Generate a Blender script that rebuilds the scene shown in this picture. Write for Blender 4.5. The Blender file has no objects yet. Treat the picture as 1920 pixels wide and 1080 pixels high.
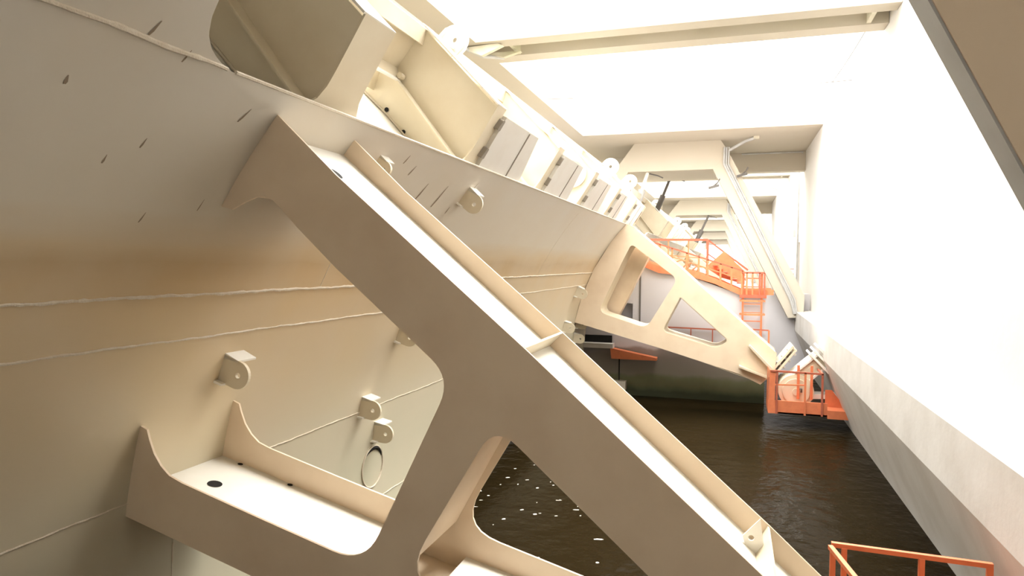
import bpy, bmesh, math, random
from mathutils import Vector, Matrix, noise
from mathutils.geometry import tessellate_polygon

C = bpy.context.scene.collection
SC = bpy.context.scene

# ------------------------------------------------------------------ camera, sky, exposure
cam_d = bpy.data.cameras.new('camera'); cam = bpy.data.objects.new('camera', cam_d); C.objects.link(cam)
cam_d.sensor_width = 36; cam_d.lens = 1290 / 1920 * 36; cam_d.clip_start = 0.02; cam_d.clip_end = 2000
right = Vector((0.952611, 0.304087, 0.007995)); up = Vector((-0.018518, 0.031737, 0.999325)); fwd = Vector((-0.303627, 0.952116, -0.035864))
cam.matrix_world = Matrix(((right.x, up.x, -fwd.x, 0), (right.y, up.y, -fwd.y, 0), (right.z, up.z, -fwd.z, 0), (0, 0, 0, 1)))
SC.camera = cam
SC.view_settings.view_transform = 'Standard'
try: SC.view_settings.look = 'None'
except Exception: pass
SC.view_settings.gamma = 1
SC.view_settings.use_curve_mapping = False
SC.view_settings.exposure = 3.0

w = bpy.data.worlds.new('sky'); SC.world = w; w.use_nodes = True
nt = w.node_tree; bgn = nt.nodes['Background']
tc = nt.nodes.new('ShaderNodeTexCoord'); sp = nt.nodes.new('ShaderNodeSeparateXYZ'); cr = nt.nodes.new('ShaderNodeValToRGB')
nt.links.new(tc.outputs['Generated'], sp.inputs[0]); nt.links.new(sp.outputs['Z'], cr.inputs[0]); nt.links.new(cr.outputs[0], bgn.inputs[0])
cr.color_ramp.elements[0].position = 0.0; cr.color_ramp.elements[0].color = (0.5, 0.49, 0.47, 1)
cr.color_ramp.elements[1].position = 0.6; cr.color_ramp.elements[1].color = (1, .985, .95, 1)
bgn.inputs[1].default_value = 1.35
sun_d = bpy.data.lights.new('sun', 'SUN'); sun = bpy.data.objects.new('sun', sun_d); C.objects.link(sun)
sun_d.energy = 1.2; sun_d.angle = math.radians(35); sun_d.color = (1, .97, .9)
sun.rotation_euler = Vector((0.25, 0.35, 1)).to_track_quat('Z', 'Y').to_euler()

# ------------------------------------------------------------------ materials
def mat(name, base, rough=.6, stain=None, stain_amt=.3, scale=1.5, stretch=(1, 1, 1), spec=.3, bump=0, bscale=20):
    m = bpy.data.materials.new(name); m.use_nodes = True; n = m.node_tree; b = n.nodes['Principled BSDF']
    b.inputs['Roughness'].default_value = rough; b.inputs['Specular IOR Level'].default_value = spec
    b.inputs['Base Color'].default_value = (*base, 1)
    g = n.nodes.new('ShaderNodeNewGeometry'); mp = n.nodes.new('ShaderNodeMapping'); mp.inputs['Scale'].default_value = stretch
    n.links.new(g.outputs['Position'], mp.inputs[0])
    if stain:
        t = n.nodes.new('ShaderNodeTexNoise'); t.inputs['Scale'].default_value = scale; t.inputs['Detail'].default_value = 6
        r = n.nodes.new('ShaderNodeValToRGB'); r.color_ramp.elements[0].position = .42; r.color_ramp.elements[1].position = .75
        mx = n.nodes.new('ShaderNodeMixRGB'); mu = n.nodes.new('ShaderNodeMath'); mu.operation = 'MULTIPLY'; mu.inputs[1].default_value = stain_amt
        n.links.new(mp.outputs[0], t.inputs[0]); n.links.new(t.outputs[0], r.inputs[0]); n.links.new(r.outputs[0], mu.inputs[0])
        n.links.new(mu.outputs[0], mx.inputs[0]); mx.inputs[1].default_value = (*base, 1); mx.inputs[2].default_value = (*stain, 1)
        n.links.new(mx.outputs[0], b.inputs['Base Color'])
    if bump:
        t2 = n.nodes.new('ShaderNodeTexNoise'); t2.inputs['Scale'].default_value = bscale; t2.inputs['Detail'].default_value = 5
        bp = n.nodes.new('ShaderNodeBump'); bp.inputs['Strength'].default_value = bump; bp.inputs['Distance'].default_value = .02
        n.links.new(mp.outputs[0], t2.inputs[0]); n.links.new(t2.outputs[0], bp.inputs['Height']); n.links.new(bp.outputs[0], b.inputs['Normal'])
    return m

CREAM = (.67, .60, .46)
M = {}
M['cream'] = mat('cream_gate_paint', CREAM, .45, (.50, .38, .22), .35, 1.3, bump=.15, bscale=3)
M['armpaint'] = mat('cream_arm_paint', (.76, .625, .465), .45, (.44, .28, .16), .22, 1.6, bump=.08, bscale=4)
M['white'] = mat('skylit_white_paint', (.80, .78, .72), .5, (.66, .61, .5), .25, 2)  # also whitens up-facing gate plates to imitate sky light on them
M['wall'] = mat('white_rendered_concrete', (.70, .675, .64), .8, (.60, .56, .51), .35, .5, bump=.2, bscale=6)
M['ledge'] = mat('light_grey_concrete', (.62, .60, .57), .85, (.42, .38, .33), .45, .9, bump=.3, bscale=5)
M['concrete'] = mat('cream_painted_concrete', (.54, .49, .40), .8, (.52, .46, .36), .35, .8, bump=.2, bscale=5)
M['stained'] = mat('stained_beam_steel', (.66, .62, .50), .7, (.30, .31, .12), .8, .9)
M['pad'] = mat('greyish_pad_paint', (.64, .62, .575), .5, (.55, .5, .42), .3, 3)
M['algae'] = mat('green_algae_streak', (.30, .28, .10), .8, (.42, .38, .22), .8, 4)
M['lilac'] = mat('lilac_grey_render', (.58, .56, .57), .85, (.45, .42, .40), .4, .6)
M['orange'] = mat('orange_paint', (.68, .21, .095), .5, (.45, .12, .06), .4, 5)
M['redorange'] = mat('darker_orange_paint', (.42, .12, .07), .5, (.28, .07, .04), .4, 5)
M['grey'] = mat('grey_metal', (.50, .50, .49), .45, (.3, .29, .27), .4, 4)
M['dark'] = mat('dark_opening', (.012, .011, .010), .8)
M['rubber'] = mat('dark_grey_slot', (.12, .11, .10), .7)
M['weld'] = mat('weld_bead', (.66, .59, .48), .5, (.5, .4, .27), .4, 9, bump=.5, bscale=60)
M['scratch'] = mat('rust_scratch', (.26, .20, .14), .8)
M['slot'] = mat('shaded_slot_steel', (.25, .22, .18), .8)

# skin of the gate: cream, with ochre tide bands at fixed heights
def skin_mat():
    m = mat('cream_skin_with_tide_stain', CREAM, .42, None); n = m.node_tree; b = n.nodes['Principled BSDF']
    g = n.nodes.new('ShaderNodeNewGeometry'); s = n.nodes.new('ShaderNodeSeparateXYZ'); n.links.new(g.outputs['Position'], s.inputs[0])
    mp = n.nodes.new('ShaderNodeMapping'); mp.inputs['Scale'].default_value = (.5, .25, 2.2); n.links.new(g.outputs['Position'], mp.inputs[0])
    t = n.nodes.new('ShaderNodeTexNoise'); t.inputs['Scale'].default_value = 1.6; t.inputs['Detail'].default_value = 7; n.links.new(mp.outputs[0], t.inputs[0])
    ad = n.nodes.new('ShaderNodeMath'); ad.operation = 'MULTIPLY_ADD'; n.links.new(t.outputs[0], ad.inputs[0]); ad.inputs[1].default_value = .35; n.links.new(s.outputs['Z'], ad.inputs[2])
    r = n.nodes.new('ShaderNodeMapRange'); r.inputs[1].default_value = -3; r.inputs[2].default_value = 2; n.links.new(ad.outputs[0], r.inputs[0])
    c = n.nodes.new('ShaderNodeValToRGB'); n.links.new(r.outputs[0], c.inputs[0])
    e = c.color_ramp.elements
    def pos(z): return (z + .175 + 3) / 5
    e[0].position = 0; e[0].color = (.50, .48, .36, 1)
    e[1].position = 1; e[1].color = (.62, .585, .53, 1)
    for z, col in ((-2.35, (.58, .53, .40)), (-1.3, (.61, .50, .33)), (-.45, (.60, .46, .28)), (-.22, (.56, .41, .235)), (-.05, (.50, .36, .20)), (.12, (.58, .45, .28)), (.4, (.62, .56, .46))):
        x = c.color_ramp.elements.new(pos(z)); x.color = (*col, 1)
    mp2 = n.nodes.new('ShaderNodeMapping'); mp2.inputs['Scale'].default_value = (1, 1.2, 1); n.links.new(g.outputs['Position'], mp2.inputs[0])
    t2 = n.nodes.new('ShaderNodeTexNoise'); t2.inputs['Scale'].default_value = .7; t2.inputs['Detail'].default_value = 4; n.links.new(mp2.outputs[0], t2.inputs[0])
    r2 = n.nodes.new('ShaderNodeMapRange'); r2.inputs[1].default_value = .35; r2.inputs[2].default_value = .7; r2.inputs[3].default_value = 0; r2.inputs[4].default_value = .45
    n.links.new(t2.outputs[0], r2.inputs[0])
    mx = n.nodes.new('ShaderNodeMixRGB'); n.links.new(r2.outputs[0], mx.inputs[0]); n.links.new(c.outputs[0], mx.inputs[1]); mx.inputs[2].default_value = (.60, .52, .40, 1)
    n.links.new(mx.outputs[0], b.inputs['Base Color'])
    bp = n.nodes.new('ShaderNodeBump'); bp.inputs['Strength'].default_value = .25; bp.inputs['Distance'].default_value = .03
    n.links.new(t2.outputs[0], bp.inputs['Height']); n.links.new(bp.outputs[0], b.inputs['Normal'])
    return m
M['skin'] = skin_mat()

# pier wall: lilac grey paint over darker brown concrete over algae
def pier_mat():
    m = mat('grey_pier_wall_with_dark_foot', (.5, .5, .5), .8, None); n = m.node_tree; b = n.nodes['Principled BSDF']
    g = n.nodes.new('ShaderNodeNewGeometry'); s = n.nodes.new('ShaderNodeSeparateXYZ'); n.links.new(g.outputs['Position'], s.inputs[0])
    t = n.nodes.new('ShaderNodeTexNoise'); t.inputs['Scale'].default_value = 1.2; t.inputs['Detail'].default_value = 7; n.links.new(g.outputs['Position'], t.inputs[0])
    ad = n.nodes.new('ShaderNodeMath'); ad.operation = 'MULTIPLY_ADD'; n.links.new(t.outputs[0], ad.inputs[0]); ad.inputs[1].default_value = .4; n.links.new(s.outputs['Z'], ad.inputs[2])
    r = n.nodes.new('ShaderNodeMapRange'); r.inputs[1].default_value = -5.6; r.inputs[2].default_value = 0; n.links.new(ad.outputs[0], r.inputs[0])
    c = n.nodes.new('ShaderNodeValToRGB'); n.links.new(r.outputs[0], c.inputs[0]); e = c.color_ramp.elements
    P = lambda z: (z + .2 + 5.6) / 5.6
    e[0].position = 0; e[0].color = (.012, .014, .008, 1); e[1].position = 1; e[1].color = (.57, .57, .60, 1)
    for z, col in ((-5.0, (.03, .035, .015)), (-4.75, (.10, .10, .05)), (-4.45, (.16, .16, .09)), (-4.3, (.24, .22, .18)), (-3.6, (.24, .21, .19)), (-3.35, (.30, .27, .26)), (-3.25, (.56, .55, .58))):
        x = c.color_ramp.elements.new(P(z)); x.color = (*col, 1)
    n.links.new(c.outputs[0], b.inputs['Base Color'])
    return m
M['pier'] = pier_mat()

def water_mat():
    m = bpy.data.materials.new('murky_brown_water'); m.use_nodes = True; n = m.node_tree; b = n.nodes['Principled BSDF']
    b.inputs['IOR'].default_value = 1.07; b.inputs['Base Color'].default_value = (.012, .0080, .0030, 1); b.inputs['Roughness'].default_value = .12; b.inputs['Specular IOR Level'].default_value = .5
    g = n.nodes.new('ShaderNodeNewGeometry'); mp = n.nodes.new('ShaderNodeMapping'); mp.inputs['Scale'].default_value = (1, 1, 1); n.links.new(g.outputs['Position'], mp.inputs[0])
    t = n.nodes.new('ShaderNodeTexNoise'); t.inputs['Scale'].default_value = 2.2; t.inputs['Detail'].default_value = 5; n.links.new(mp.outputs[0], t.inputs[0])
    bp = n.nodes.new('ShaderNodeBump'); bp.inputs['Strength'].default_value = .35; bp.inputs['Distance'].default_value = .12
    n.links.new(t.outputs[0], bp.inputs['Height']); n.links.new(bp.outputs[0], b.inputs['Normal'])
    return m
M['water'] = water_mat()

# ------------------------------------------------------------------ mesh helpers
EX = (Vector((0, 0, 0)), Vector((1, 0, 0)), Vector((0, 0, 1)), Vector((0, 1, 0)))      # polygon in XZ, depth along Y
EYZ = (Vector((0, 0, 0)), Vector((0, 1, 0)), Vector((0, 0, 1)), Vector((1, 0, 0)))     # polygon in YZ, depth along X
EXY = (Vector((0, 0, 0)), Vector((1, 0, 0)), Vector((0, 1, 0)), Vector((0, 0, 1)))

class MB:
    def __init__(s): s.v = []; s.f = []
    def add(s, vs, fs):
        o = len(s.v); s.v += [tuple(v) for v in vs]; s.f += [tuple(i + o for i in f) for f in fs]; return s
    def prism(s, outer, d0, d1, holes=(), fr=EX):
        O, A, B, N = fr; loops = [list(outer)] + [list(h) for h in holes]; flat = [p for l in loops for p in l]; n = len(flat)
        tr = tessellate_polygon([[Vector((p[0], p[1], 0)) for p in l] for l in loops])
        P = lambda p, d: O + A * p[0] + B * p[1] + N * d
        vs = [P(p, d0) for p in flat] + [P(p, d1) for p in flat]
        fs = [tuple(t) for t in tr] + [tuple(i + n for i in reversed(t)) for t in tr]
        k = 0
        for l in loops:
            m = len(l)
            for i in range(m):
                a, b = k + i, k + (i + 1) % m; fs.append((a, b, b + n, a + n))
            k += m
        return s.add(vs, fs)
    def ribbon(s, pts, d0, d1, th, fr=EX, closed=False):
        """a plate that follows an open line in the polygon plane, th thick, from d0 to d1 deep"""
        L = len(pts); off = []
        for i in range(L):
            a = Vector(pts[(i - 1) % L if closed else max(i - 1, 0)]); b = Vector(pts[(i + 1) % L if closed else min(i + 1, L - 1)])
            t = (b - a); t.normalize(); off.append((pts[i][0] - t.y * th, pts[i][1] + t.x * th))
        O, A, B, N = fr; P = lambda p, d: O + A * p[0] + B * p[1] + N * d
        vs = []
        for p, q in zip(pts, off): vs += [P(p, d0), P(p, d1), P(q, d1), P(q, d0)]
        fs = []
        for i in range(L if closed else L - 1):
            j = (i + 1) % L
            for k in range(4):
                k2 = (k + 1) % 4; fs.append((4 * i + k, 4 * j + k, 4 * j + k2, 4 * i + k2))
        if not closed: fs += [(3, 2, 1, 0), (4 * L - 4, 4 * L - 3, 4 * L - 2, 4 * L - 1)]
        return s.add(vs, fs)
    def box(s, x0, x1, y0, y1, z0, z1):
        vs = [(x, y, z) for x in (x0, x1) for y in (y0, y1) for z in (z0, z1)]
        return s.add(vs, [(0, 1, 3, 2), (4, 6, 7, 5), (0, 4, 5, 1), (2, 3, 7, 6), (0, 2, 6, 4), (1, 5, 7, 3)])
    def bar(s, p, q, a=.05, b=None):
        """rectangular bar from p to q"""
        b = b or a; p = Vector(p); q = Vector(q); d = (q - p).normalized()
        r = Vector((0, 0, 1)) if abs(d.z) < .95 else Vector((0, 1, 0))
        u = d.cross(r).normalized() * a / 2; w_ = u.cross(d).normalized() * b / 2
        vs = [p - u - w_, p + u - w_, p + u + w_, p - u + w_, q - u - w_, q + u - w_, q + u + w_, q - u + w_]
        return s.add(vs, [(3, 2, 1, 0), (4, 5, 6, 7), (0, 1, 5, 4), (1, 2, 6, 5), (2, 3, 7, 6), (3, 0, 4, 7)])
    def tube(s, pts, r, n=10, wob=0, caps=True):
        pts = [Vector(p) for p in pts]; vs = []; L = len(pts)
        for i, p in enumerate(pts):
            d = (pts[min(i + 1, L - 1)] - pts[max(i - 1, 0)]).normalized()
            rr = Vector((0, 0, 1)) if abs(d.z) < .9 else Vector((1, 0, 0))
            u = d.cross(rr).normalized(); w_ = u.cross(d).normalized()
            R = (r[i] if isinstance(r, (list, tuple)) else r) * (1 + (random.uniform(-wob, wob) if wob else 0))
            for k in range(n):
                a = 2 * math.pi * k / n; vs.append(p + (u * math.cos(a) + w_ * math.sin(a)) * R)
        fs = [(i * n + k, i * n + (k + 1) % n, (i + 1) * n + (k + 1) % n, (i + 1) * n + k) for i in range(L - 1) for k in range(n)]
        if caps: fs += [tuple(range(n - 1, -1, -1)), tuple((L - 1) * n + k for k in range(n))]
        return s.add(vs, fs)
    def build(s, name, m, parent=None, smooth=False):
        me = bpy.data.meshes.new(name); me.from_pydata(s.v, [], s.f); me.validate(); me.materials.append(M[m] if isinstance(m, str) else m)
        bm = bmesh.new(); bm.from_mesh(me); bmesh.ops.recalc_face_normals(bm, faces=bm.faces); bm.to_mesh(me); bm.free()
        if smooth:
            for p in me.polygons: p.use_smooth = True
            try: me.set_sharp_from_angle(angle=math.radians(40))
            except Exception: pass
        o = bpy.data.objects.new(name, me); C.objects.link(o)
        if parent: o.parent = parent
        return o

def circle(cx, cz, r, n=24, a0=0, a1=2 * math.pi):
    return [(cx + r * math.cos(a0 + (a1 - a0) * i / n), cz + r * math.sin(a0 + (a1 - a0) * i / n)) for i in range(n)]

def rnd(pts, rad, seg=5):
    """round the corners of a closed polygon"""
    out = []; n = len(pts)
    for i, p in enumerate(pts):
        r = rad[i] if isinstance(rad, (list, tuple)) else rad
        if r <= 0: out.append(p); continue
        P = Vector(p); a = Vector(pts[i - 1]); b = Vector(pts[(i + 1) % n])
        ra = min(r, (a - P).length * .48); rb = min(r, (b - P).length * .48)
        s_ = P + (a - P).normalized() * ra; e_ = P + (b - P).normalized() * rb
        for k in range(seg + 1):
            t = k / seg; q = s_ * (1 - t) ** 2 + P * 2 * t * (1 - t) + e_ * t * t; out.append((q.x, q.y))
    return out

def tag(o, label=None, cat=None, group=None, kind=None):
    if label: o['label'] = label
    if cat: o['category'] = cat
    if group: o['group'] = group
    if kind: o['kind'] = kind
    return o
def empty(name, loc=(0, 0, 0)):
    o = bpy.data.objects.new(name, None); C.objects.link(o); o.location = loc; o.empty_display_size = .2; return o
def struct(o): o['kind'] = 'structure'; return o

SKIP = ('upper_skin', 'bearing_pad', 'slot', 'pad_joint', 'rust_scratch')
def copy_tree(o, parent=None):
    if o.name.startswith(SKIP): return None
    c = o.copy(); C.objects.link(c)
    if parent: c.parent = parent
    for ch in list(kids.get(o.name, [])): copy_tree(ch, c)
    return c
kids = {}
def index_kids():
    kids.clear()
    for o in bpy.data.objects:
        if o.parent: kids.setdefault(o.parent.name, []).append(o)

PERIOD = 31.25
WZ = -5.2

# ------------------------------------------------------------------ setting
tag(MB().prism([(-60, -30), (25, -30), (25, 260), (-60, 260)], WZ - .05, WZ, fr=EXY).build('water', 'water'),
    'murky brown channel water between the gate and the concrete walls', 'water', kind='stuff')

random.seed(8)
fm = MB()  # pale flat flecks stand for bright glints on foamy water
for i in range(70):
    y = random.uniform(10, 17.5); x = -6.0 + (y - 10) * .12 + random.uniform(0, 3.8); n = 7; sx = random.uniform(.01, .05); sy = random.uniform(.006, .02); th = random.uniform(.3, 1.0)
    if random.random() < .25: sx *= 2.2
    P_ = [(x + sx * math.cos(a) * random.uniform(.6, 1.2), y + sy * math.sin(a) * 2 * random.uniform(.5, 1.2) + th * sx * math.cos(a) * .5) for a in [2 * math.pi * k / n for k in range(n)]]
    fm.prism(P_, WZ + .0005, WZ + .008, fr=EXY)
tag(fm.build('foam_glints', 'white'), 'small pale flecks, foamy glints painted on the brown water below the nearest arm', 'foam_glints', kind='stuff')

# right wall, split where the pier niche lies
wr = MB()
wr.box(3.56, 4.6, -3, 41.0, -2.4, 8.0); wr.box(3.56, 4.6, 41.9, 200, -2.4, 8.0)
wr.box(3.56, 4.6, 41.0, 41.9, -2.4, -1.5); wr.box(3.56, 4.6, 41.0, 41.9, 1.3, 8.0); wr.box(3.75, 4.6, 41.0, 41.9, -1.5, 1.3)
struct(wr.build('wall_right', 'wall'))
# ledge running along the foot of the right wall; profile in XZ
led = MB(); led.prism([(3.56, -2.12), (2.9, -2.16), (2.9, -3.06), (3.72, -5.25), (3.72, -5.6), (4.6, -5.6), (4.6, -2.12)], -3, 38.6)
struct(led.build('trim_1', 'ledge'))
led = MB(); led.prism([(3.56, -2.4), (3.72, -5.25), (3.72, -5.6), (4.6, -5.6), (4.6, -2.4)], 38.6, 200)
struct(led.build('trim_2', 'ledge'))

# piers: far one at 27.3, one behind the camera
def pier(name, y0, y1, niche=True):
    top = [(-11, .05), (-3.6, .0), (-2.7, -.30), (-1.5, -.45), (.36, -1.12), (1.25, -1.12), (1.25, -5.2), (-11, -5.2)]
    h = [[(-4.75, -1.55), (-3.7, -1.55), (-3.7, -2.2), (-4.75, -2.2)]] if niche else []
    m = MB(); m.prism(top, y0, y0 + .6, h); m.prism(top, y0 + .6, y1)
    o = m.build(name, 'pier'); struct(o)
    return o
pier('wall_far', 27.35, 31.4)
for k in (1, 2, 3): pier('wall_far', 27.35 + PERIOD * k, 31.4 + PERIOD * k, False)
struct(MB().box(-11, 3.56, -2.0, -1.2, -5.2, 5.95).build('wall_near', 'wall'))  # unseen wall added to hold back light from behind, white for bounce
# abutment face low behind the leg of the portal frame
struct(MB().box(.9, 3.70, 35.3, 35.9, -5.2, -1.35).build('wall_back', 'lilac'))
# groove in the pier face and lower concrete shelf
struct(MB().box(-3.45, -3.39, 27.32, 27.36, -2.9, -.1).build('trim_3', 'rubber'))
sh = MB().box(-5.6, -4.4, 26.9, 27.34, -3.32, -3.14); struct(sh.build('trim_4', 'ledge'))
struct(MB().box(-5.6, -4.5, 27.30, 27.345, -3.14, -2.85).build('trim_5', 'dark'))
struct(MB().box(-4.6, -3.9, 27.0, 27.34, -4.95, -4.62).build('trim_6', 'concrete'))
struct(MB().box(-4.22, -4.18, 27.30, 27.345, -4.62, -3.6).build('trim_7', 'dark'))

# roof: slabs over each pier, long soffit on the left
for k in range(-1, 5):
    y = PERIOD * k
    m = MB().box(-6.7, 3.56, 31.7 + y, 39.5 + y, 5.95, 7.2); m.box(-6.7, 3.56, 38.9 + y, 39.6 + y, 4.95, 5.951)
    if k == -1: m = MB().box(-6.7, 3.56, -3, 8.25, 5.95, 7.2)  # slab extended back over the camera, unseen, to shade the near gate
    struct(m.build('ceiling', 'concrete'))
struct(MB().box(-10.5, -6.7, -3, 200, 5.95, 7.2).build('ceiling', 'concrete'))

# channel beams crossing the opening
def cross_beam(y0, label):
    t = empty('ceiling_beam', (0, y0, 5.95)); tag(t, label, 'beam', 'cross beams over the opening')
    m = MB()
    w_ = 2.0
    m.box(-6.7, 3.55, 0, .55, 0, .9); m.build('near_flange', 'concrete', t)
    m = MB().box(-6.7, 3.55, w_ - .6, w_, 0, .9); m.build('far_flange', 'concrete', t)
    m = MB().box(-6.7, 3.55, .55, w_ - .6, .32, .9); m.build('recessed_web', 'stained', t)
    for x0, x1 in ((-3.35, -2.85), (-2.65, -2.5), (-.95, -.5)):
        MB().box(x0, x1, .56, w_ - .61, .3, .33).build('algae_streak', 'algae', t)
    for x in (-5.9, 3.1):
        MB().box(x - .05, x + .05, .55, w_ - .6, .03, .32).build('diaphragm', 'stained', t)
    return t
b0 = cross_beam(17.6, 'cream channel shaped beam with green streaks crossing the sky opening')
for k in (1, 2, 3):
    index_kids(); c = copy_tree(b0); c.location.y += PERIOD * k
    c['label'] = ['', 'thin cream beam seen through the nearer portal frame', 'cream beam seen through the second portal frame', 'smallest distant cream beam down the channel'][k]
# bracket at the left end of the nearest beam
br = empty('beam_bracket', (-6.5, 17.6, 5.9)); tag(br, 'weathered grey steel bracket where the sky beam meets the left roof edge', 'bracket')
MB().prism([(-.7, .0), (-.1, -.25), (.5, -.02), (.35, .05)], .2, .35).build('plate', 'stained', br)
MB().prism([(-.5, .05), (.3, -.12), (.8, .0)], .9, 1.05).build('plate', 'stained', br)
MB().tube([(-.6, .1, -.02), (-.2, .6, -.15), (.2, 1.2, -.05)], .05).build('hinge_rod', 'grey', br)

# ------------------------------------------------------------------ gate
AC = (1.8, -3.6); AR = 7.4
def skin_pt(z, r=AR): return AC[0] - math.sqrt(max(r * r - (z - AC[1]) ** 2, 0)), z
def skin_strip(mb, z0, z1, y0, y1, th=.05, ymax=None, nz=28, ny=1):
    vs = []; fs = []
    for i in range(nz + 1):
        z = z0 + (z1 - z0) * i / nz; ye = ymax(z) if ymax else y1
        for r, dz in ((AR, 0), (AR + th, 0)):
            x, _ = skin_pt(z, r)
            vs += [(x, y0, z), (x, ye, z)]
    for i in range(nz):
        a = 4 * i; b = a + 4
        fs += [(a, a + 1, b + 1, b), (a + 2, b + 2, b + 3, a + 3), (a, b, b + 2, a + 2), (a + 1, a + 3, b + 3, b + 1)]
    fs += [(0, 2, 3, 1), (4 * nz, 4 * nz + 1, 4 * nz + 3, 4 * nz + 2)]
    return mb.add(vs, fs)

gate = empty('radial_gate', (0, 0, WZ))
GZ = -WZ   # parts are written in camera height coordinates, shifted by the parent
def part(mb, name, m, parent=gate, smooth=False):
    o = mb.build(name, m, parent, smooth)
    if parent is gate: o.location.z = GZ
    return o
tag(gate, 'huge cream steel radial flood gate on the left with triangular support arms', 'flood gate')

GY0, GY1 = .2, 27.1
skin = part(skin_strip(MB(), -4.45, 1.43, GY0, GY1), 'skin_plate', 'skin', smooth=True)
def endcut(z):
    P = [(1.43, 4.36), (1.46, 4.2), (1.50, 4.08), (1.57, 3.97), (1.66, 3.90), (1.8, 3.84), (3.0, 3.80)]
    for (a, ya), (b, yb) in zip(P, P[1:]):
        if z <= b: return ya + (yb - ya) * max(0, (z - a)) / (b - a)
    return 3.8
part(skin_strip(MB(), 1.43, 3.0, GY0, 0, ymax=endcut, nz=60), 'upper_skin_plate', 'skin', smooth=True)
part(skin_strip(MB(), -4.45, 1.3, 26.9, 27.15, th=1.5), 'end_plate', 'cream')
# hidden outer hull so that the box is closed
part(MB().ribbon([(-6.9, -4.45), (-7.6, -2), (-7.3, 1), (-6.6, 3.1)], GY0, GY1, .05), 'outer_skin_plate', 'cream')
part(MB().prism([(-5.5, -4.5), (-6.95, -4.5), (-6.95, -4.44), (-5.5, -4.44)], GY0, GY1), 'bottom_plate', 'cream')

def weld(pts_z, ya, yb, r=.013, name='weld_seam', step=.05):
    m = MB(); pts = []; n = int(abs(yb - ya) / step)
    for i in range(n + 1):
        y = ya + (yb - ya) * i / n; z = pts_z + .004 * math.sin(y * 3.1) + .003 * math.sin(y * 13); x, _ = skin_pt(z, AR - r * .2)
        pts.append((x, y, z + random.uniform(-.003, .003)))
    m.tube(pts, r, 6, wob=.3); return part(m, name, 'weld', skin, True)
random.seed(3)
for z, a, b, r in ((-.32, GY0, 27, .016), (-.76, GY0, 27, .012), (-2.34, GY0, 27, .010), (-3.95, GY0, 27, .010)):
    weld(z, a, b, r)
m = MB(); pts = []
for i in range(84):
    y = GY0 + (4.3 - GY0) * i / 83; z = 1.432 + .004 * math.sin(y * 8); pts.append((skin_pt(z, AR - .006)[0], y, z))
part(m.tube(pts, .018, 6, wob=.25), 'weld_seam', 'weld', skin, True)
def vweld(y, za, zb, r=.006):
    pts = []
    for i in range(24):
        z = za + (zb - za) * i / 23; pts.append((skin_pt(z, AR - .001)[0], y + .003 * random.uniform(-1, 1), z))
    part(MB().tube(pts, r, 6), 'weld_seam', 'weld', skin, True)
vweld(7.35, -.32, .9); vweld(5.75, -2.34, -3.9); vweld(17.3, -.32, 1.3)
# light bead along the top lip
part(MB().tube([(skin_pt(1.435)[0] + .0, y, 1.435) for y in (4.4, 10, 20, GY1)], .016, 6), 'top_lip', 'weld', skin)
# scratches
def scratch(y, z, l, w_=.012, dy=.0):
    m = MB(); x0, _ = skin_pt(z, AR - .003); x1, _ = skin_pt(z + l, AR - .003); k = .3
    m.add([(x0, y, z), (x0, y + w_, z), (x0 * (1 - k) + x1 * k, y + w_ * 1.3 + dy * k, z + l * k), (x1, y + w_ * .4 + dy, z + l), (x1, y + dy, z + l), (x0 * (1 - k) + x1 * k, y - w_ * .2 + dy * k, z + l * k)], [(0, 1, 2, 3, 4, 5)])
    return m
for (y, z, l, w_, dy) in ((3.22, 1.08, .05, .018, 0), (3.98, .82, .07, .012, .02), (3.75, .68, .06, .012, .01), (4.72, 1.14, .11, .014, .06), (4.30, .30, .08, .012, .03), (3.9, 1.38, .08, .012, .02), (3.55, 1.45, .09, .015, .03), (4.84, .43, .1, .008, .02),
                          (7.9, 1.1, .12, .02, .05), (8.5, .85, .22, .03, .08), (9.1, .8, .3, .03, .1), (8.9, .55, .12, .02, .05), (10.0, .9, .35, .02, .12), (7.6, 1.2, .1, .02, .03), (9.7, .75, .1, .02, .03)):
    part(scratch(y, z, l, w_, dy), 'rust_scratch', 'scratch', skin)
# open manhole low on the skin
def skin_ring(y, z, r0, r1, off, n=32):
    vs = []; fs = []
    for i in range(n):
        a = 2 * math.pi * i / n
        for r in (r0, r1):
            zz = z + r * math.sin(a); vs.append((skin_pt(zz, AR - off)[0], y + r * math.cos(a), zz))
    for i in range(n):
        j = (i + 1) % n; fs.append((2 * i, 2 * i + 1, 2 * j + 1, 2 * j))
    return vs, fs
mh = MB(); v, f = skin_ring(10.02, -3.37, .0, .33, .004); mh.add(v, f); part(mh, 'manhole_opening', 'skin', skin)
pts = []
for i in range(33):
    a = 2 * math.pi * i / 32; zz = -3.37 + .34 * math.sin(a); pts.append((skin_pt(zz, AR - .01)[0], 10.02 + .34 * math.cos(a), zz))
part(MB().tube(pts, .014, 6, caps=False), 'manhole_rim', 'weld', skin)
pts = []
for i in range(13):
    a = math.pi * (.12 + .62 * i / 12); zz = -3.37 + .31 * math.sin(a); pts.append((skin_pt(zz, AR - .006)[0], 10.02 + .31 * math.cos(a), zz))
part(MB().tube(pts, [.006 + .03 * math.sin(math.pi * i / 12) for i in range(13)], 6), 'manhole_gap', 'dark', skin)

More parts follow.
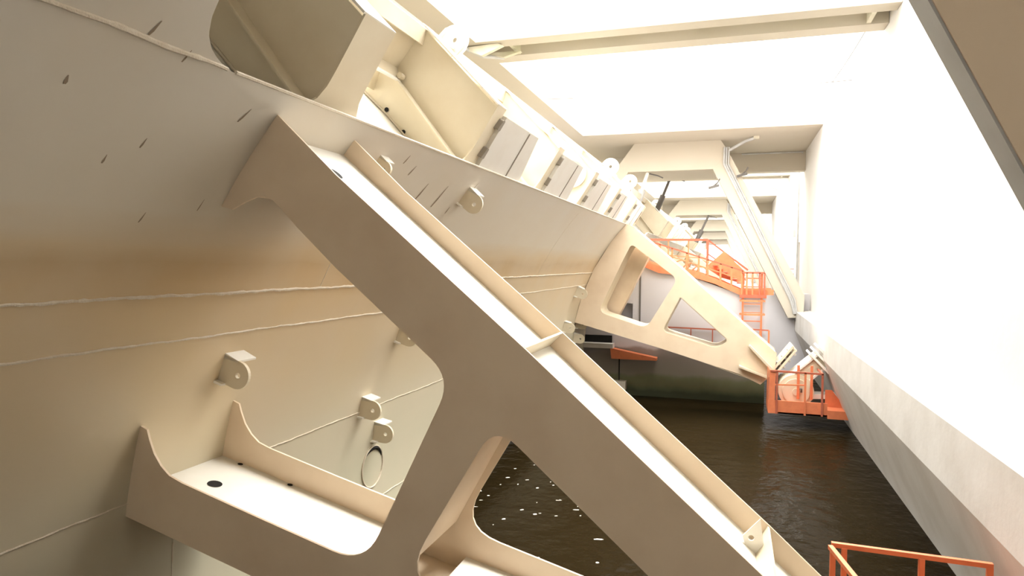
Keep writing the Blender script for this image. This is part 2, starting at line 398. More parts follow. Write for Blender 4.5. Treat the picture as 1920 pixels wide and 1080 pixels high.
# lugs on the skin
def make_lug(y, z, size=.33, tilt=0.0, parent=skin):
    """round-nosed eye plate standing off the skin, with a gusset above and below"""
    x, _ = skin_pt(z); nx = (AC[0] - x) / AR; nz = (AC[1] - z) / AR; N = Vector((nx, 0, nz)); T = Vector((-nz, 0, nx)) if nx > 0 else Vector((nz, 0, -nx))
    O = Vector((x, 0, z)); fr = (O, N, T, Vector((0, 1, 0))); s = size
    outer = [(-.03, -.42 * s), (.55 * s, -.42 * s)] + [(.58 * s + .42 * s * math.cos(a), .42 * s * math.sin(a)) for a in [math.radians(-90 + 12 * k) for k in range(16)]] + [(.55 * s, .42 * s), (-.03, .42 * s)]
    hole = circle(.62 * s, 0, .09 * s, 14)
    e = MB().prism(outer, y - .02, y + .02, [hole], fr=fr); lug = part(e, 'lifting_lug', 'cream', parent)
    if parent is not gate: pass
    part(MB().prism([(-.03, .30 * s), (.50 * s, .36 * s), (.50 * s, .42 * s), (-.03, .48 * s)], y - .02, y + .75 * s, fr=fr), 'gusset', 'white', lug)
    part(MB().prism([(-.03, -.46 * s), (.30 * s, -.44 * s), (.30 * s, -.38 * s), (-.03, -.38 * s)], y - .22 * s, y + .22 * s, fr=fr), 'gusset', 'white', lug)
    return lug
for (y, z, s) in ((6.05, -1.14, .36), (9.45, -2.26, .36), (10.0, -2.78, .36), (10.15, -1.15, .36), (9.95, 1.04, .36), (23.3, -.95, .42), (27.0, -1.0, .42), (25.0, -2.2, .42), (25.0, -2.75, .42), (22.9, -2.15, .42), (25.6, 1.1, .42), (7.05, 1.14, .22)):
    make_lug(y, z, s)

# support arms: two side plates with webs between
def arm(outer, holes, y0, y1, webs, extra):
    a = part(MB().prism(outer, y0, y0 + .024, holes), 'support_arm', 'armpaint', gate)
    tag(a)
    part(MB().prism(outer, y1 - .024, y1, holes), 'side_plate', 'armpaint', a)
    for n, line in webs:
        part(MB().ribbon(line, y0 + .024, y1 - .024, .02), n, 'white' if 'top' in n else 'armpaint', a)  # top webs get a whiter colour that stands for sky light
    for f in extra: f(a)
    return a
sk = [skin_pt(z) for z in (1.27, 1.0, .75, .49)]
sk2 = [skin_pt(z) for z in (-1.75, -2.0, -2.25, -2.46)]
N_hole2 = rnd([(-1.76, -1.27), (.28, -3.02), (.0, -3.32), (-2.58, -2.66)], [.25, .3, .2, .45], 7)
N_outer = sk + [(-4.25, .46), (-4.12, .52), (-3.99, .565), (-3.9, .565), (-3.82, .53), (-3.72, .44), (-3.56, .28)] + \
          rnd([(-3.19, -.055), (-2.13, -.93), (-2.92, -2.57), (-4.0, -2.29)], [0, .24, .32, 0], 8) + \
          [(-4.83, -2.07), (-4.98, -2.015), (-5.08, -1.93), (-5.16, -1.82), (-5.21, -1.70), (-5.24, -1.60)] + [skin_pt(-1.57)] + sk2 + \
          [(-4.07, -2.83), (1.0, -4.15), (1.5, -3.95), (1.75, -3.45), (.81, -2.70), (.35, -2.28), (-1.51, -.67), (-3.19, .73)]
top_line = [(1.35, -3.42), (.1, -2.35), (-1.51, -.93), (-3.19, .49), (-4.0, 1.18)]
top_line = [(p[0], p[1]) for p in top_line]
low_top = [(-5.5, -2.22), (-5.05, -2.33), (-3.0, -2.87)]
low_top2 = [(-2.5, -2.98), (.3, -3.62)]
low_bot = [(1.2, -4.03), (-4.0, -2.73), (-5.5, -2.33)]
strut_l = [(-2.83, -2.75), (-2.03, -1.0)]
strut_r = [(-1.98, -1.42), (-2.62, -2.60)]
chord_u = [(-4.25, .60), (-3.8, .60), (-2.2, -.78)]
chord_u2 = [(-1.7, -1.22), (.4, -3.02)]
def near_extra(a):
    def cross(p, q, name='stiffener'):
        part(MB().ribbon([p, q], 5.124, 6.376, .02), name, 'cream', a)
    cross((-1.66, -.80), (-1.52, -.66)); 
    # tall gusset with a hole further down the chord
    part(MB().prism([(.27, -2.14), (.13, -2.30), (.20, -2.56), (.33, -2.56)], 6.1, 6.12, [circle(.20, -2.31, .025, 10)]), 'gusset', 'white', a)
    cross((.22, -2.50), (.36, -2.30))
    # drain holes in the white web plates, as dark rimmed openings
    def ell(cx, cz, y, r, line):
        d = Vector((line[1][0] - line[0][0], 0, line[1][1] - line[0][1])).normalized(); n = Vector((-d.z, 0, d.x))
        if n.z < 0: n = -n
        vs = [Vector((cx, y, cz)) + n * .023 + d * r * math.cos(t) + Vector((0, 1, 0)) * r * math.sin(t) for t in [2 * math.pi * k / 20 for k in range(20)]]
        part(MB().add(vs, [tuple(range(20))]), 'drain_hole', 'dark', a)
    ell(-5.06, -2.327, 5.78, .075, low_top[1:]); ell(-3.52, .80, 5.6, .075, top_line[2:4])
    ell(-5.2, -2.29, 6.34, .03, low_top[1:]); ell(-4.55, -2.455, 6.34, .03, low_top[1:])
arm_near = arm(N_outer, [N_hole2], 5.1, 6.4, [('top_web', [(p[0], p[1]) for p in reversed(top_line)]), ('top_web', list(reversed(low_top[::-1]))), ('top_web', low_top2), ('web', low_bot), ('web', strut_l), ('web', strut_r), ('web', chord_u), ('web', chord_u2)], [near_extra])

F_outer = [skin_pt(1.43), (-3.5, 1.40), (-3.3, 1.25), (-2.84, .86), (-1.63, -.17), (-1.08, -.68), (.49, -2.06), (1.13, -2.62), (1.5, -2.95), (1.45, -3.6), (1.0, -4.05), (.29, -3.72), (-2.32, -2.97), (-4.92, -2.28), skin_pt(-2.15), skin_pt(-1.2), skin_pt(-.2), skin_pt(.8)]
F_hole1 = rnd([(-3.42, .72), (-3.72, .14), (-4.58, -1.74), (-2.85, -2.27), (-1.80, -.50)], [.15, .2, .3, .3, .25], 6)
F_hole2 = rnd([(-1.70, -1.12), (-.02, -2.62), (-.45, -2.88), (-2.32, -2.36)], [.06, .22, .2, .25], 6)
F_hole1 = F_hole1
def far_extra(a):
    part(MB().ribbon(F_hole1, 24.724, 26.0, -.02, closed=True), 'opening_liner', 'cream', a)
    part(MB().ribbon(F_hole2, 24.724, 26.0, -.02, closed=True), 'opening_liner', 'cream', a)
    part(MB().ribbon([(1.5, -3.0), (1.13, -2.66), (-.5, -1.24), (-3.5, 1.34)], 24.724, 26.0, .02), 'top_web', 'white', a)
    part(MB().ribbon([(1.0, -4.0), (-2.32, -2.93), (-5.3, -2.15)], 24.724, 26.0, -.02), 'web', 'cream', a)
    part(MB().prism([(.63, -2.68), (1.36, -3.43), (1.32, -3.52), (.60, -2.74)], 24.35, 24.7), 'stiffener', 'cream', a)
    part(MB().prism([(.30, -3.40), (1.2, -3.72), (1.2, -3.78), (.30, -3.46)], 24.35, 24.7), 'stiffener', 'cream', a)
arm_far = arm(F_outer, [F_hole1, F_hole2], 24.7, 26.05, [], [far_extra])
# arms meet the trunnion by bolted end flanges
def end_flange(a, yc, dx=0, dz=0):
    ax = Vector((.80, 0, -.60)); pr = Vector((.60, 0, .80)); o = Vector((1.62 + dx, yc, -3.18 + dz))
    m = MB()
    for k, (d, h) in enumerate(((0, .62), (.14, .58))):
        c = o + ax * d; vs = [c + pr * sx * h + Vector((0, sy * .62, 0)) + ax * t for t in (0, .07) for sx, sy in ((-1, -1), (1, -1), (1, 1), (-1, 1))]
        m.add(vs, [(3, 2, 1, 0), (4, 5, 6, 7), (0, 1, 5, 4), (1, 2, 6, 5), (2, 3, 7, 6), (3, 0, 4, 7)])
    fl = part(m, 'end_flange', 'cream', a)
    for i in range(4):
        c = o + pr * (-.42 + .28 * i) + Vector((0, -.45, 0))
        part(MB().tube([c - ax * .06, c + ax * .30], .05, 6), 'bolt', 'grey', fl)
end_flange(arm_far, 25.35)
end_flange(arm_near, 5.75)

# ribs over the top edge
RY = [5.65 + 3.75 * k for k in range(6)]
W0 = Vector((-3.78, 1.43)); W1 = Vector((-3.25, 2.26)); D = (W1 - W0); Lr = D.length; D.normalize()
tilt_fr = lambda off=0: (Vector((W0.x, 0, W0.y)) + Vector((D.y, 0, -D.x)) * off, Vector((0, 1, 0)), Vector((D.x, 0, D.y)), Vector((D.y, 0, -D.x)))
for k, y in enumerate(RY):
    web = MB().prism([(-3.98, 1.08), (-3.80, 1.30), (-3.79, 1.44), (-3.60, 1.70), (-3.26, 2.25), (-4.41, 3.48), (-4.86, 2.93), (-5.55, 3.1), (-5.75, 2.85)], y, y + .025)
    rib = part(web, 'rib', 'cream')
    # edge strip
    part(MB().tube([(-3.98, y - .01, 1.09), (-4.45, y - .01, 1.63), (-5.0, y - .01, 2.23), (-5.7, y - .01, 2.9)], .018, 6), 'weld_seam', 'weld', rib)
    wd = .20
    part(MB().ribbon([(-3.80, 1.46), (-4.78, 2.73)], y - wd, y, .022), 'edge_strip', 'cream', rib)
    fw = .58 if k == 0 else .36
    fl = [(y - .32, -.02), (y - .16, .03), (y - .06, .12), (y - .01, .26), (y, .42), (y, Lr + .02), (y + fw, Lr + .02), (y + fw, .35), (y + fw + .02, .22), (y + fw + .09, .09), (y + fw + .22, .0)]
    part(MB().prism(fl, 0, .022, fr=tilt_fr()), 'face_flange', 'cream', rib)
    part(MB().ribbon([(W1.x + .02, W1.y + .0), (-4.41, 3.51)], y - .03, y + fw, -.024), 'top_flange', 'white', rib)  # sky brightness of the flange top put into its white colour
    if k:
        pl = 1.75 if k < 4 else 1.2
        part(MB().prism([(y + fw, -.04), (y + fw, .93 * Lr), (y + fw + pl, .93 * Lr), (y + fw + pl + .35, -.04)], 0, .09, fr=tilt_fr(.0)), 'bearing_pad', 'pad', rib)
        part(MB().prism([(y + fw + pl * .72, .1), (y + fw + pl * .70, .93 * Lr - .02), (y + fw + pl * .72, .93 * Lr - .02), (y + fw + pl * .74, .1)], .0, .1, fr=tilt_fr(.0)), 'pad_joint', 'slot', rib)
        for t in (.22, .70):
            g = .10 if k == 1 else .03
            part(MB().prism(rnd([(y + fw - g, t * Lr), (y + fw + .02, t * Lr), (y + fw + .02, t * Lr + .17), (y + fw - g * .6, t * Lr + .17)], .02, 3), .0, .095, fr=tilt_fr()), 'slot', 'slot', rib)
# round hatch on the fourth rib
hb = MB().prism(circle(-3.83, 2.26, .37, 36), 16.80, 16.9, [circle(-3.83, 2.26, .30, 36)]); h = part(hb, 'round_hatch', 'cream')
part(MB().prism(circle(-3.83, 2.26, .30, 30), 16.86, 16.9), 'hatch_cover', 'white', h); part(MB().prism(circle(-3.85, 2.26, .13, 20), 16.78, 16.86), 'hatch_boss', 'white', h)
# sloping floor plate, back plate and longitudinals between the ribs
part(MB().ribbon([(-4.03, 1.10), (-4.45, 1.60), (-5.0, 2.2), (-5.9, 3.05)], GY0, GY1, .03), 'sloping_deck_plate', 'white')  # deck coloured white as if lit from the opening above
part(MB().ribbon([(-4.42, 3.47), (-4.86, 2.93), (-4.80, 2.72)], GY0, GY1, .03), 'back_plate', 'cream')
part(MB().ribbon([(-4.72, 2.68), (-4.83, 2.80)], GY0, 9.3, .03), 'edge_bar', 'white')
part(MB().ribbon([(-5.1, 3.0), (-5.25, 2.62)], GY0, GY1, .03), 'inner_stringer', 'cream')
part(MB().ribbon([(-4.38, 3.44), (-4.44, 3.22)], GY0, GY1, .03), 'top_stringer', 'cream')
part(MB().ribbon([(-4.36, 3.46), (-4.52, 3.57)], GY0, GY1, -.03), 'top_stringer_flange', 'white')
part(MB().prism(circle(-5.02, 2.26, .0, 3), 0, .01), 'seam', 'weld') if False else None
for (x, z, y) in ((-4.72, 1.95, 9.39), (-5.0, 2.3, 9.39)):
    part(MB().prism(circle(x, z, .035, 12), y - .01, y), 'drain_hole', 'dark')
# oval hole in the sloping deck
dv = Vector((-.66, 0, .64)); dn = Vector((.66, 0, .70)).normalized(); oc = Vector((-4.24, 7.35, 1.475)) + dn * .02
part(MB().add([oc + dv * .10 * math.sin(t) + Vector((0, .32, 0)) * math.cos(t) for t in [2 * math.pi * k / 24 for k in range(24)]], [tuple(range(24))]), 'access_hole', 'dark')
# little studs on the rib
for (x, y, z) in ((-5.1, 9.3, 3.0), (-4.72, 9.3, 2.76)):
    part(MB().tube([(x, y - .05, z), (x, y + .06, z)], .045, 10), 'stud', 'cream')
# round eye plates on the top stringer
for (x, y, z, r) in ((-4.36, 10.5, 3.62, .24), (-4.12, 24.2, 3.42, .30), (-3.68, 26.0, 3.10, .26)):
    n = Vector((.74, 0, .67)); t = Vector((-.67, 0, .74)); fr = (Vector((x, 0, z)), t, n, Vector((0, 1, 0)))
    o = [(-.9 * r, -1.3 * r)] + [(r * math.cos(a), r * math.sin(a)) for a in [math.pi - math.pi * k / 14 for k in range(15)]] + [(.9 * r, -1.3 * r)]
    l = part(MB().prism(o, y - .03, y + .03, [circle(0, 0, .2 * r, 12)], fr=fr), 'eye_plate', 'white')
    part(MB().prism([(-.9 * r, -1.3 * r), (-.8 * r, -1.3 * r), (-.8 * r, .3 * r), (-.9 * r, .1 * r)], y - .4 * r, y + .4 * r, fr=fr), 'gusset', 'white', l)
    part(MB().prism([(.8 * r, -1.3 * r), (.9 * r, -1.3 * r), (.9 * r, .1 * r), (.8 * r, .3 * r)], y - .4 * r, y + .4 * r, fr=fr), 'gusset', 'white', l)
# end post with slot
ep = part(MB().prism([(y, t) for y, t in ((26.7, -.1), (26.7, Lr), (27.15, Lr), (27.15, -.1))], 0, .05, fr=tilt_fr()), 'end_post', 'cream')
part(MB().prism([(26.85, .25), (26.85, .75), (26.93, .75), (26.93, .25)], .0, .056, fr=tilt_fr()), 'slot', 'dark', ep)
part(MB().prism([(-3.9, 1.1), (-3.26, 2.25), (-4.41, 3.48), (-5.7, 2.9)], 27.1, 27.15), 'end_rib', 'cream', gate)

part(MB().prism([(-3.45, 1.0), (-2.95, .35), (-4.15, -2.1), (-5.3, -2.1), (-4.6, -.1)], 26.3, 26.85), 'end_girder', 'armpaint')

# gates of the next bays
index_kids()
for k in (1, 2):
    c = copy_tree(gate); c.location.y += PERIOD * k
    c['label'] = ['', 'next gate down the channel, its white rib tops showing past the near gate', 'most distant gate, mostly hidden behind the second one'][k]

# ------------------------------------------------------------------ trunnion bearings
def bearing(y, dirn, label, dx=0):
    """axis at (2.1,-4.15); anchor stub reaching up to the ledge"""
    t = empty('trunnion_bearing', (2.1, y, -4.15)); tag(t, label, 'gate bearing', 'trunnion bearings')
    h = MB().prism(circle(0, 0, .55, 40), -.12, .9, fr=EX).build('housing', 'cream', t, True)
    MB().prism(circle(0, 0, .42, 32), -.2, -.12, fr=EX).build('cover_ring', 'cream', t, True)
    MB().prism(circle(0, 0, .12, 20), -.26, -.2, fr=EX).build('pin_cap', 'cream', t)
    MB().prism(circle(.05, -.02, .04, 12), -.28, -.26, fr=EX).build('pin_hole', 'rubber', t)
    fr = (Vector((.05, 0, .35)), Vector((.72, 0, .69)), Vector((-.69, 0, .72)), Vector((0, 1, 0)))
    s = MB().prism([(-.1, -.22), (1.1, -.2), (1.1, .2), (-.1, .22)], .0, .8, fr=fr).build('anchor_stub', 'cream', t)
    MB().prism([(.0, -.28), (1.1, -.26), (1.1, -.2), (.0, -.22)], -.1, .9, fr=fr).build('flange', 'white', s)
    MB().prism([(.0, .22), (1.1, .2), (1.1, .26), (.0, .28)], -.1, .9, fr=fr).build('flange', 'white', s)
    for x in (.85, 1.02, 1.19):
        MB().prism([(x, -.42), (x + .07, -.42), (x + .07, .42), (x, .42)], -.2, 1.0, fr=fr).build('end_plate', 'white', s)
    MB().prism([(.45, -.08), (.8, -.08), (.8, .08), (.45, .08)], -.02, .0, fr=fr).build('name_plate', 'cream', s)
    fr2 = (Vector((.2, 0, -.15)), Vector((.95, 0, .05)), Vector((-.05, 0, .95)), Vector((0, 1, 0)))
    MB().prism([(0, -.12), (1.45, -.1), (1.45, .02), (0, .06)], .0, .6, fr=fr2).build('lower_anchor', 'white', t)
    MB().tube([(.15, -.25, .0), (.15, -.3, .12), (.05, -.25, .1)], .03).build('grease_fitting', 'rubber', t)
    return t
bearing(24.5, -1, 'round cream trunnion bearing inside the far orange service basket')
bearing(5.3, 1, 'round cream trunnion bearing at the foot of the nearest support arm')

# ------------------------------------------------------------------ orange service baskets
t = empty('service_basket', (1.2, 23.5, -4.75)); tag(t, 'orange steel service basket around the far gate bearing, above the water', 'platform')
X0, Y0_, Z0_ = 1.2, 23.5, -4.75
def P(x, y, z): return (x - X0, y - Y0_, z - Z0_)
MB().add([], []) 
m = MB(); m.box(0, 1.75, 0, .05, 0, .42); m.build('toe_board', 'orange', t)
MB().box(0, 2.2, .0, 1.0, 0, .05).build('deck', 'orange', t)
MB().prism([(0, .0), (.02, 1.40), (.22, 1.40), (.20, .9), (.2, .3), (.3, .0)], -.02, .03).build('end_panel', 'orange', t)
MB().prism([(-.02, .12), (0, 1.42), (.0, 1.42), (.0, .0)], 0, .9).build('side_panel', 'orange', t)
for x in (.25, 1.09, 1.59): MB().box(x - .03, x + .03, -.05, .02, 0, 1.36).build('post', 'redorange' if x != 1.09 else 'orange', t)
MB().bar((0.05, -.02, 1.37), (1.62, -.02, 1.34), .06).build('top_rail', 'redorange', t)
MB().bar((0.05, 0, .92), (1.1, 0, .96), .045).build('mid_rail', 'orange', t)
MB().bar((1.59, -.02, 1.34), (1.55, .9, 1.36), .05).build('top_rail', 'redorange', t)
MB().box(1.75, 2.38, -.02, .9, -.06, .2).build('step', 'orange', t)
MB().prism([(1.75, .2), (1.75, .75), (1.95, .75), (2.35, .2)], .6, .64).build('back_panel', 'orange', t)
MB().box(1.30, 1.38, .6, .66, .4, 1.5).build('post', 'orange', t); MB().box(0.9, .98, .6, .66, .4, 1.5).build('post', 'orange', t)

t = empty('service_basket', (1.2, 9.0, -4.75)); tag(t, 'orange guard rail of the nearest service basket at the bottom right', 'platform')
top = 1.36
MB().bar((.02, .07, top), (1.69, .0, top), .06, .055).build('top_rail', 'orange', t)
MB().bar((.0, .0, top - .01), (.15, -.85, top - .01), .055, .05).build('top_rail', 'orange', t)
for x, y in ((.16, .05), (.98, .02), (1.66, .0), (.02, -.06), (.15, -.85)): MB().box(x - .03, x + .03, y - .03, y + .03, 0, top - .02).build('post', 'orange', t)
MB().bar((.02, .07, .75), (1.69, .0, .75), .04).build('mid_rail', 'orange', t)
MB().box(0, 1.7, -2.1, .08, 0, .05).build('deck', 'orange', t)
MB().box(0, 1.7, .03, .08, 0, .3).build('toe_board', 'orange', t)

# ------------------------------------------------------------------ walkway on top of the far pier
wk = empty('walkway', (-3.6, 27.3, -.2)); tag(wk, 'curved orange walkway with railings stepping down over the far pier', 'walkway')
O = Vector((-3.6, 27.3, -.2))
def W(x, y, z): return Vector((x, y, z)) - O
low = [(-3.59, .03), (-2.7, -.33), (-1.5, -.45), (-.6, -.72), (.36, -1.14), (1.5, -1.10)]
topz = [(-3.59, .28), (-2.7, -.05), (-1.5, -.20), (-.6, -.50), (.36, -.92), (1.5, -.90)]
MB().prism([(x - O.x, z - O.z) for x, z in low + topz[::-1]], -.1, -.04).build('side_beam', 'orange', wk)
MB().prism([(x - O.x, z - O.z) for x, z in low + topz[::-1]], 1.7, 1.76).build('side_beam', 'orange', wk)
MB().ribbon([(x - O.x, z - O.z + .08) for x, z in low], -.04, 1.7, .04).build('deck', 'redorange', wk)
rl = [(-3.4, 1.00), (-2.67, .78), (-.87, .20), (.42, -.22)]
m = MB()
for (a, b) in zip(rl, rl[1:]): m.bar(W(a[0], 27.22, a[1]), W(b[0], 27.22, b[1]), .06)
m.build('handrail', 'redorange', wk)
m = MB()
for (a, b) in zip(rl, rl[1:]): m.bar(W(a[0], 27.22, a[1] - .33), W(b[0], 27.22, b[1] - .33), .04)
m.build('mid_rail', 'orange', wk)
def interp(P_, x):
    for (a, za), (b, zb) in zip(P_, P_[1:]):
        if a <= x <= b: return za + (zb - za) * (x - a) / (b - a)
    return P_[-1][1]
for x in (-3.2, -2.67, -2.2, -1.65, -1.2, -.87, -.4, 0, .40):
    MB().box(x - O.x - .035, x - O.x + .035, -.11, -.05, interp(low, x) - O.z, interp(rl, x) - O.z).build('post', 'orange', wk)
bk = [(-3.9, 1.03), (-.94, 1.01)]
m = MB().bar(W(-4.0, 29, 1.03), W(-.94, 29, 1.01), .09).bar(W(-.94, 29, 1.01), W(.62, 29, -.2), .07); m.build('back_handrail', 'redorange', wk)
for x in (-3.3, -2.5, -1.7): MB().bar(W(x, 29, -.2), W(x, 29, 1.0), .05).build('post', 'orange', wk)
MB().bar(W(-.94, 28.9, -.9), W(-.94, 28.9, 1.02), .1).build('post', 'redorange', wk)
MB().bar(W(-3.4, 29, .45), W(-.94, 29, .25), .04).build('mid_rail', 'orange', wk)
MB().bar(W(-.94, 29, .45), W(.55, 29, -.6), .05).build('mid_rail', 'redorange', wk)
MB().prism([(2.6, .1), (3.3, .75), (4.1, -.05), (4.1, -.55), (3.2, -.3)], 1.3, 1.34).build('stair_panel', 'orange', wk)
m = MB()
for i in range(7): m.box(2.9 + i * .18, 3.08 + i * .18, .1, 1.3, .15 - i * .13, .19 - i * .13)
m.build('stair_tread', 'redorange', wk)
# curled cables lying along the rail
m = MB()
for j in range(3):
    m.tube([W(-1.9 + .35 * j + .28 * math.cos(a), 28.2, -.02 - .12 * j + .2 * math.sin(a)) for a in [2 * math.pi * k / 16 for k in range(17)]], .03, 6)
tag(m.build('coiled_hose', 'orange'), 'orange hose coiled on the walkway behind the railing', 'hose').location = O

# ladder with cage under the walkway
ld = empty('access_ladder', (.75, 27.2, -2.9)); tag(ld, 'orange caged ladder dropping from the walkway end to the bearing level', 'ladder')
for x in (-.33, .33): MB().box(x - .035, x + .035, -.05, .02, 0, 2.6).build('stile', 'orange', ld)
for i in range(8): MB().box(-.33, .33, -.03, 0, .15 + i * .32, .19 + i * .32).build('rung', 'orange', ld)
for z in (1.05, 1.55):
    MB().ribbon([(-.4 + 0, -.0), (-.45, -.3), (-.2, -.5), (.2, -.5), (.45, -.3), (.4, 0)], z, z + .07, .02, fr=EXY).build('cage_hoop', 'orange', ld)
MB().bar((-.38, -.1, 2.62), (.42, -.1, 2.62), .06).build('top_rail', 'redorange', ld)
for x in (-.38, -.2, .0, .25, .42): MB().box(x - .03, x + .03, -.13, -.07, 1.75, 2.62).build('guard_post', 'redorange' if x > .2 else 'orange', ld)
MB().box(-.45, .5, -.15, .05, 1.68, 1.8).build('landing_edge', 'redorange', ld)
# small lower basket
lb = empty('ladder_cage', (1.15, 27.0, -3.6)); tag(lb, 'small orange railing box at the foot of the caged ladder', 'railing')
m = MB(); m.bar((-.45, 0, 1.22), (.2, 0, 1.2), .05); m.build('top_rail', 'redorange', lb)
for x in (-.42, -.1, .2): MB().box(x - .03, x + .03, -.03, .03, 0, 1.2).build('post', 'orange', lb)
MB().bar((-.45, 0, .75), (.2, 0, .7), .04).build('mid_rail', 'orange', lb)
# thin red rail seen through the second opening of the far arm
rr = empty('guard_rail', (-2.4, 27.25, -3.3)); tag(rr, 'thin red guard rail seen through the far arm opening', 'railing')
MB().bar((0, 0, .87), (2.1, 0, .84), .05).build('top_rail', 'redorange', rr); MB().bar((0, 0, .3), (2.1, 0, .3), .04).build('mid_rail', 'redorange', rr)
for x in (.12, .95, 1.75): MB().box(x - .02, x + .02, -.02, .02, 0, .86).build('post', 'redorange', rr)
# orange beam under the shelf
ob = MB().prism([(-4.5, -3.30), (-2.7, -3.62), (-2.7, -3.72), (-4.45, -3.72)], 26.9, 27.3); tag(ob.build('cantilever_bracket', 'orange'), 'tapered orange steel bracket on the dark lower part of the far pier', 'bracket')
ob2 = MB().prism([(-4.1, -.30), (-3.1, -.25), (-2.3, -.75), (-4.2, -.55)], 27.0, 27.3)

# ------------------------------------------------------------------ portal frames
def portal(y, depth=.8):
    t = empty('portal_frame', (0, y, 5.95))
    m = MB().prism([(-4.7, .0), (-.6, .0), (-.25, -.55), (-.94, -1.36), (-5.0, -1.38), (-5.75, -1.4)], 0, 4.2).build('head_beam', 'concrete', t)
    MB().prism([(-.25, -.56), (-.94, -1.36), (2.55, -8.4), (3.20, -8.35), (3.25, -7.35)], 0, depth).build('right_leg', 'concrete', t)
    MB().prism([(-5.0, -1.38), (-5.75, -1.4), (-6.3, -2.6), (-5.6, -2.6)], 0, depth).build('left_leg', 'concrete', t)
    # pipes following the leg
    for i, (dx, r) in enumerate(((.20, .04), (.30, .035), (.10, .05))):
        MB().tube([(-.62 + dx + .1, -.08, -.35), (-.62 + dx + .08, -.08, -1.15), (2.55 + dx * .9, -.08, -7.55), (2.75 + dx * .6, -.08, -8.2)], r, 8).build('conduit', 'grey', t, True)
    MB().tube([(-.2, -.08, -.5), (.5, -.3, -.15), (.95, -.6, -.05)], .07, 8).build('conduit', 'grey', t, True)
    MB().bar((.85, -.62, -.02), (1.1, -.62, -.02), .18).build('junction_box', 'stained', t)
    return t
p0 = portal(34.5, .8); tag(p0, 'nearest full portal frame in pale concrete with grey pipes on its sloping leg', 'concrete frame', 'portal frames')
index_kids()
for k in (1, 2, 3, 4):
    c = copy_tree(p0); c.location.y += PERIOD * k
    c['label'] = ['', 'second portal frame, seen through the opening of the larger one', 'third portal frame down the channel', 'fourth portal frame, a thin dark bar in the distance', 'last and smallest portal frame at the end of the channel'][k]
# leg of the frame beside the camera
nl = empty('portal_frame', (0, 3.06, 5.9)); tag(nl, 'sloping brown-shaded portal leg with a grey edge at the top right corner', 'concrete frame', 'portal frames')
nlm = MB().prism([(-.62, .05), (2.18, -5.35), (2.18, -5.6), (3.4, -5.6), (3.4, .05)], 0, .02)
q0 = Vector((.735, 1.0)); dd = Vector((.30, -.61)).normalized()
a = q0 - dd * 5.2; b = q0 + dd * 3.55
nlm = MB().prism([(a.x, a.y - 5.9), (b.x, b.y - 5.9), (b.x + .85, b.y - 5.9), (a.x + .85, a.y - 5.9)], .0, .19)
nlm.build('leg', 'armpaint', nl)
MB().prism([(a.x - .012, a.y - 5.9), (b.x - .012, b.y - 5.9), (b.x, b.y - 5.9), (a.x, a.y - 5.9)], .01, .18).build('edge_strip', 'grey', nl)

# gallows lifting rods hanging in the frame opening
def rod(x, y, z, tx, tz, rad, m_, label):
    t = empty('hydraulic_cylinder', (x, y, z)); tag(t, label, 'cylinder', 'hoist cylinders')
    MB().tube([(0, 0, 0), (tx * .45, 0, tz * .45)], rad, 12).build('barrel', m_, t, True)
    MB().tube([(tx * .45, 0, tz * .45), (tx, 0, tz)], rad * .5, 10).build('piston_rod', 'white' if m_ == 'grey' else 'rubber', t, True)
    MB().tube([(tx - .1, 0, tz - .02), (tx + .5, 0, tz - .18), (tx + .75, 0, tz - .3)], .035, 6).build('hose', 'rubber', t, True)
    return t
rod(-4.57, 34.9, 3.02, .5, 1.56, .18, 'grey', 'pale grey hoist cylinder hanging under the portal head, by the gate edge')
rod(-4.05, 39.2, 2.99, .75, 1.9, .15, 'rubber', 'dark hoist cylinder right of the pale grey one')
rod(-3.2, 66.1, 2.1, 1.1, 2.47, .2, 'rubber', 'dark branching hoist cylinder framed by the second portal')
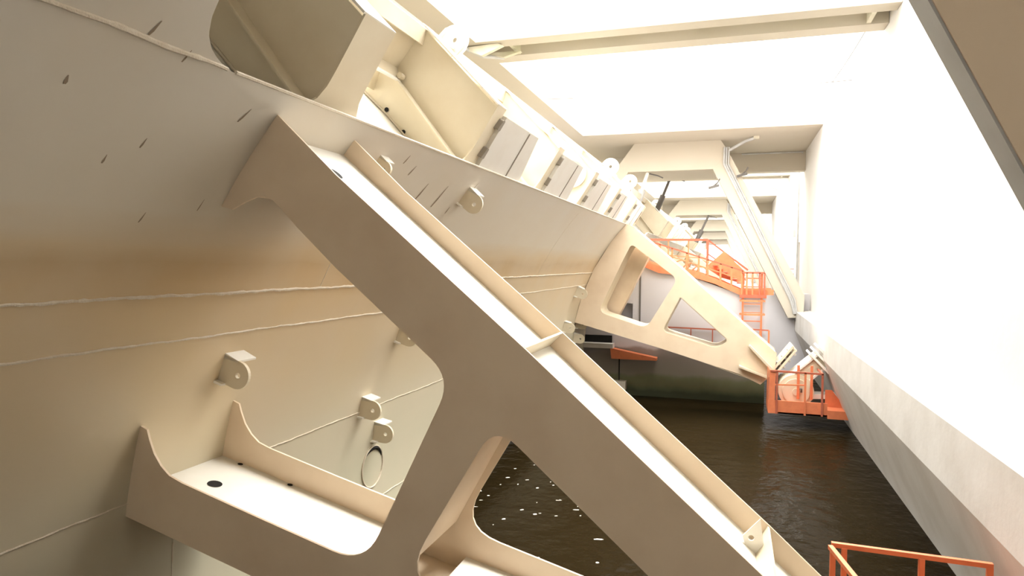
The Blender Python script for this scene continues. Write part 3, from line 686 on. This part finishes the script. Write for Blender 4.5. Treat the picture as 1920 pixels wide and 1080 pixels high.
# floodlights
def flood(x, y, z, label):
    t = empty('floodlight', (x, y, z)); tag(t, label, 'lamp', 'floodlights')
    MB().tube([(0, 0, 0), (.25, 0, .22), (.35, 0, .4)], .03, 8).build('arm', 'rubber', t)
    MB().bar((-.15, 0, -.02), (.32, 0, .1), .14, .1).build('lamp_head', 'rubber', t)
    return t
flood(.3, 34.3, 4.2, 'small dark floodlight on the outer side of the big portal leg')
flood(-.95, 33.5, 3.6, 'small dark floodlight at the inner corner of the portal head')
# street lamp on the right wall
sl = empty('wall_lamp', (3.5, 44, 2.0)); tag(sl, 'grey curved arm lamp reaching from the right wall near the roof slab', 'lamp')
MB().tube([(0, 0, 0), (-.02, .1, 1.2), (-.1, .2, 1.8), (-.35, .3, 2.25), (-.7, .3, 2.5)], .035, 8).build('curved_arm', 'grey', sl, True)
MB().prism([(-.65, 2.42), (-.75, 2.58), (-1.35, 2.95), (-1.45, 2.8), (-1.3, 2.65)], .2, .42).build('lamp_head', 'grey', sl)
MB().box(-.08, .06, -.1, .15, -.3, .1).build('junction_box', 'grey', sl)
# pipe on the wall
pp = MB().tube([(3.48, 41.6, 5.9), (3.48, 41.6, -1.4)], .05, 8).tube([(0.4, 38.7, 5.88), (3.4, 38.7, 5.88), (3.48, 41.6, 5.75)], .04, 8)
tag(pp.build('wall_conduit', 'grey', None, True), 'thin grey pipe running down the right wall from the roof slab', 'pipe')
rw = empty('guard_rail', (3.3, 45.5, -1.3)); tag(rw, 'faint orange guard rail against the right wall beyond the portal leg', 'railing')
MB().bar((-.4, 0, 1.1), (.2, -1.5, 1.1), .04).build('top_rail', 'redorange', rw); MB().bar((-.4, 0, .8), (.2, -1.5, .8), .04).build('mid_rail', 'redorange', rw); MB().bar((-.4, 0, 0), (-.4, 0, 1.1), .04).build('post', 'redorange', rw)
# sagging wires under the sky
for (p, q, s, lab) in (((-6.7, 24.5, 6.0), (3.56, 24.5, 5.95), .1, 'thin wire stretched across the white sky below the beam'), ((3.0, 24.5, 5.95), (3.2, 19.6, 6.1), .05, 'short thin wire rising to the right end of the beam')):
    pts = [Vector(p).lerp(Vector(q), i / 12) - Vector((0, 0, s * math.sin(math.pi * i / 12))) for i in range(13)]
    tag(MB().tube(pts, .012, 6).build('wire', 'rubber'), lab, 'wire')
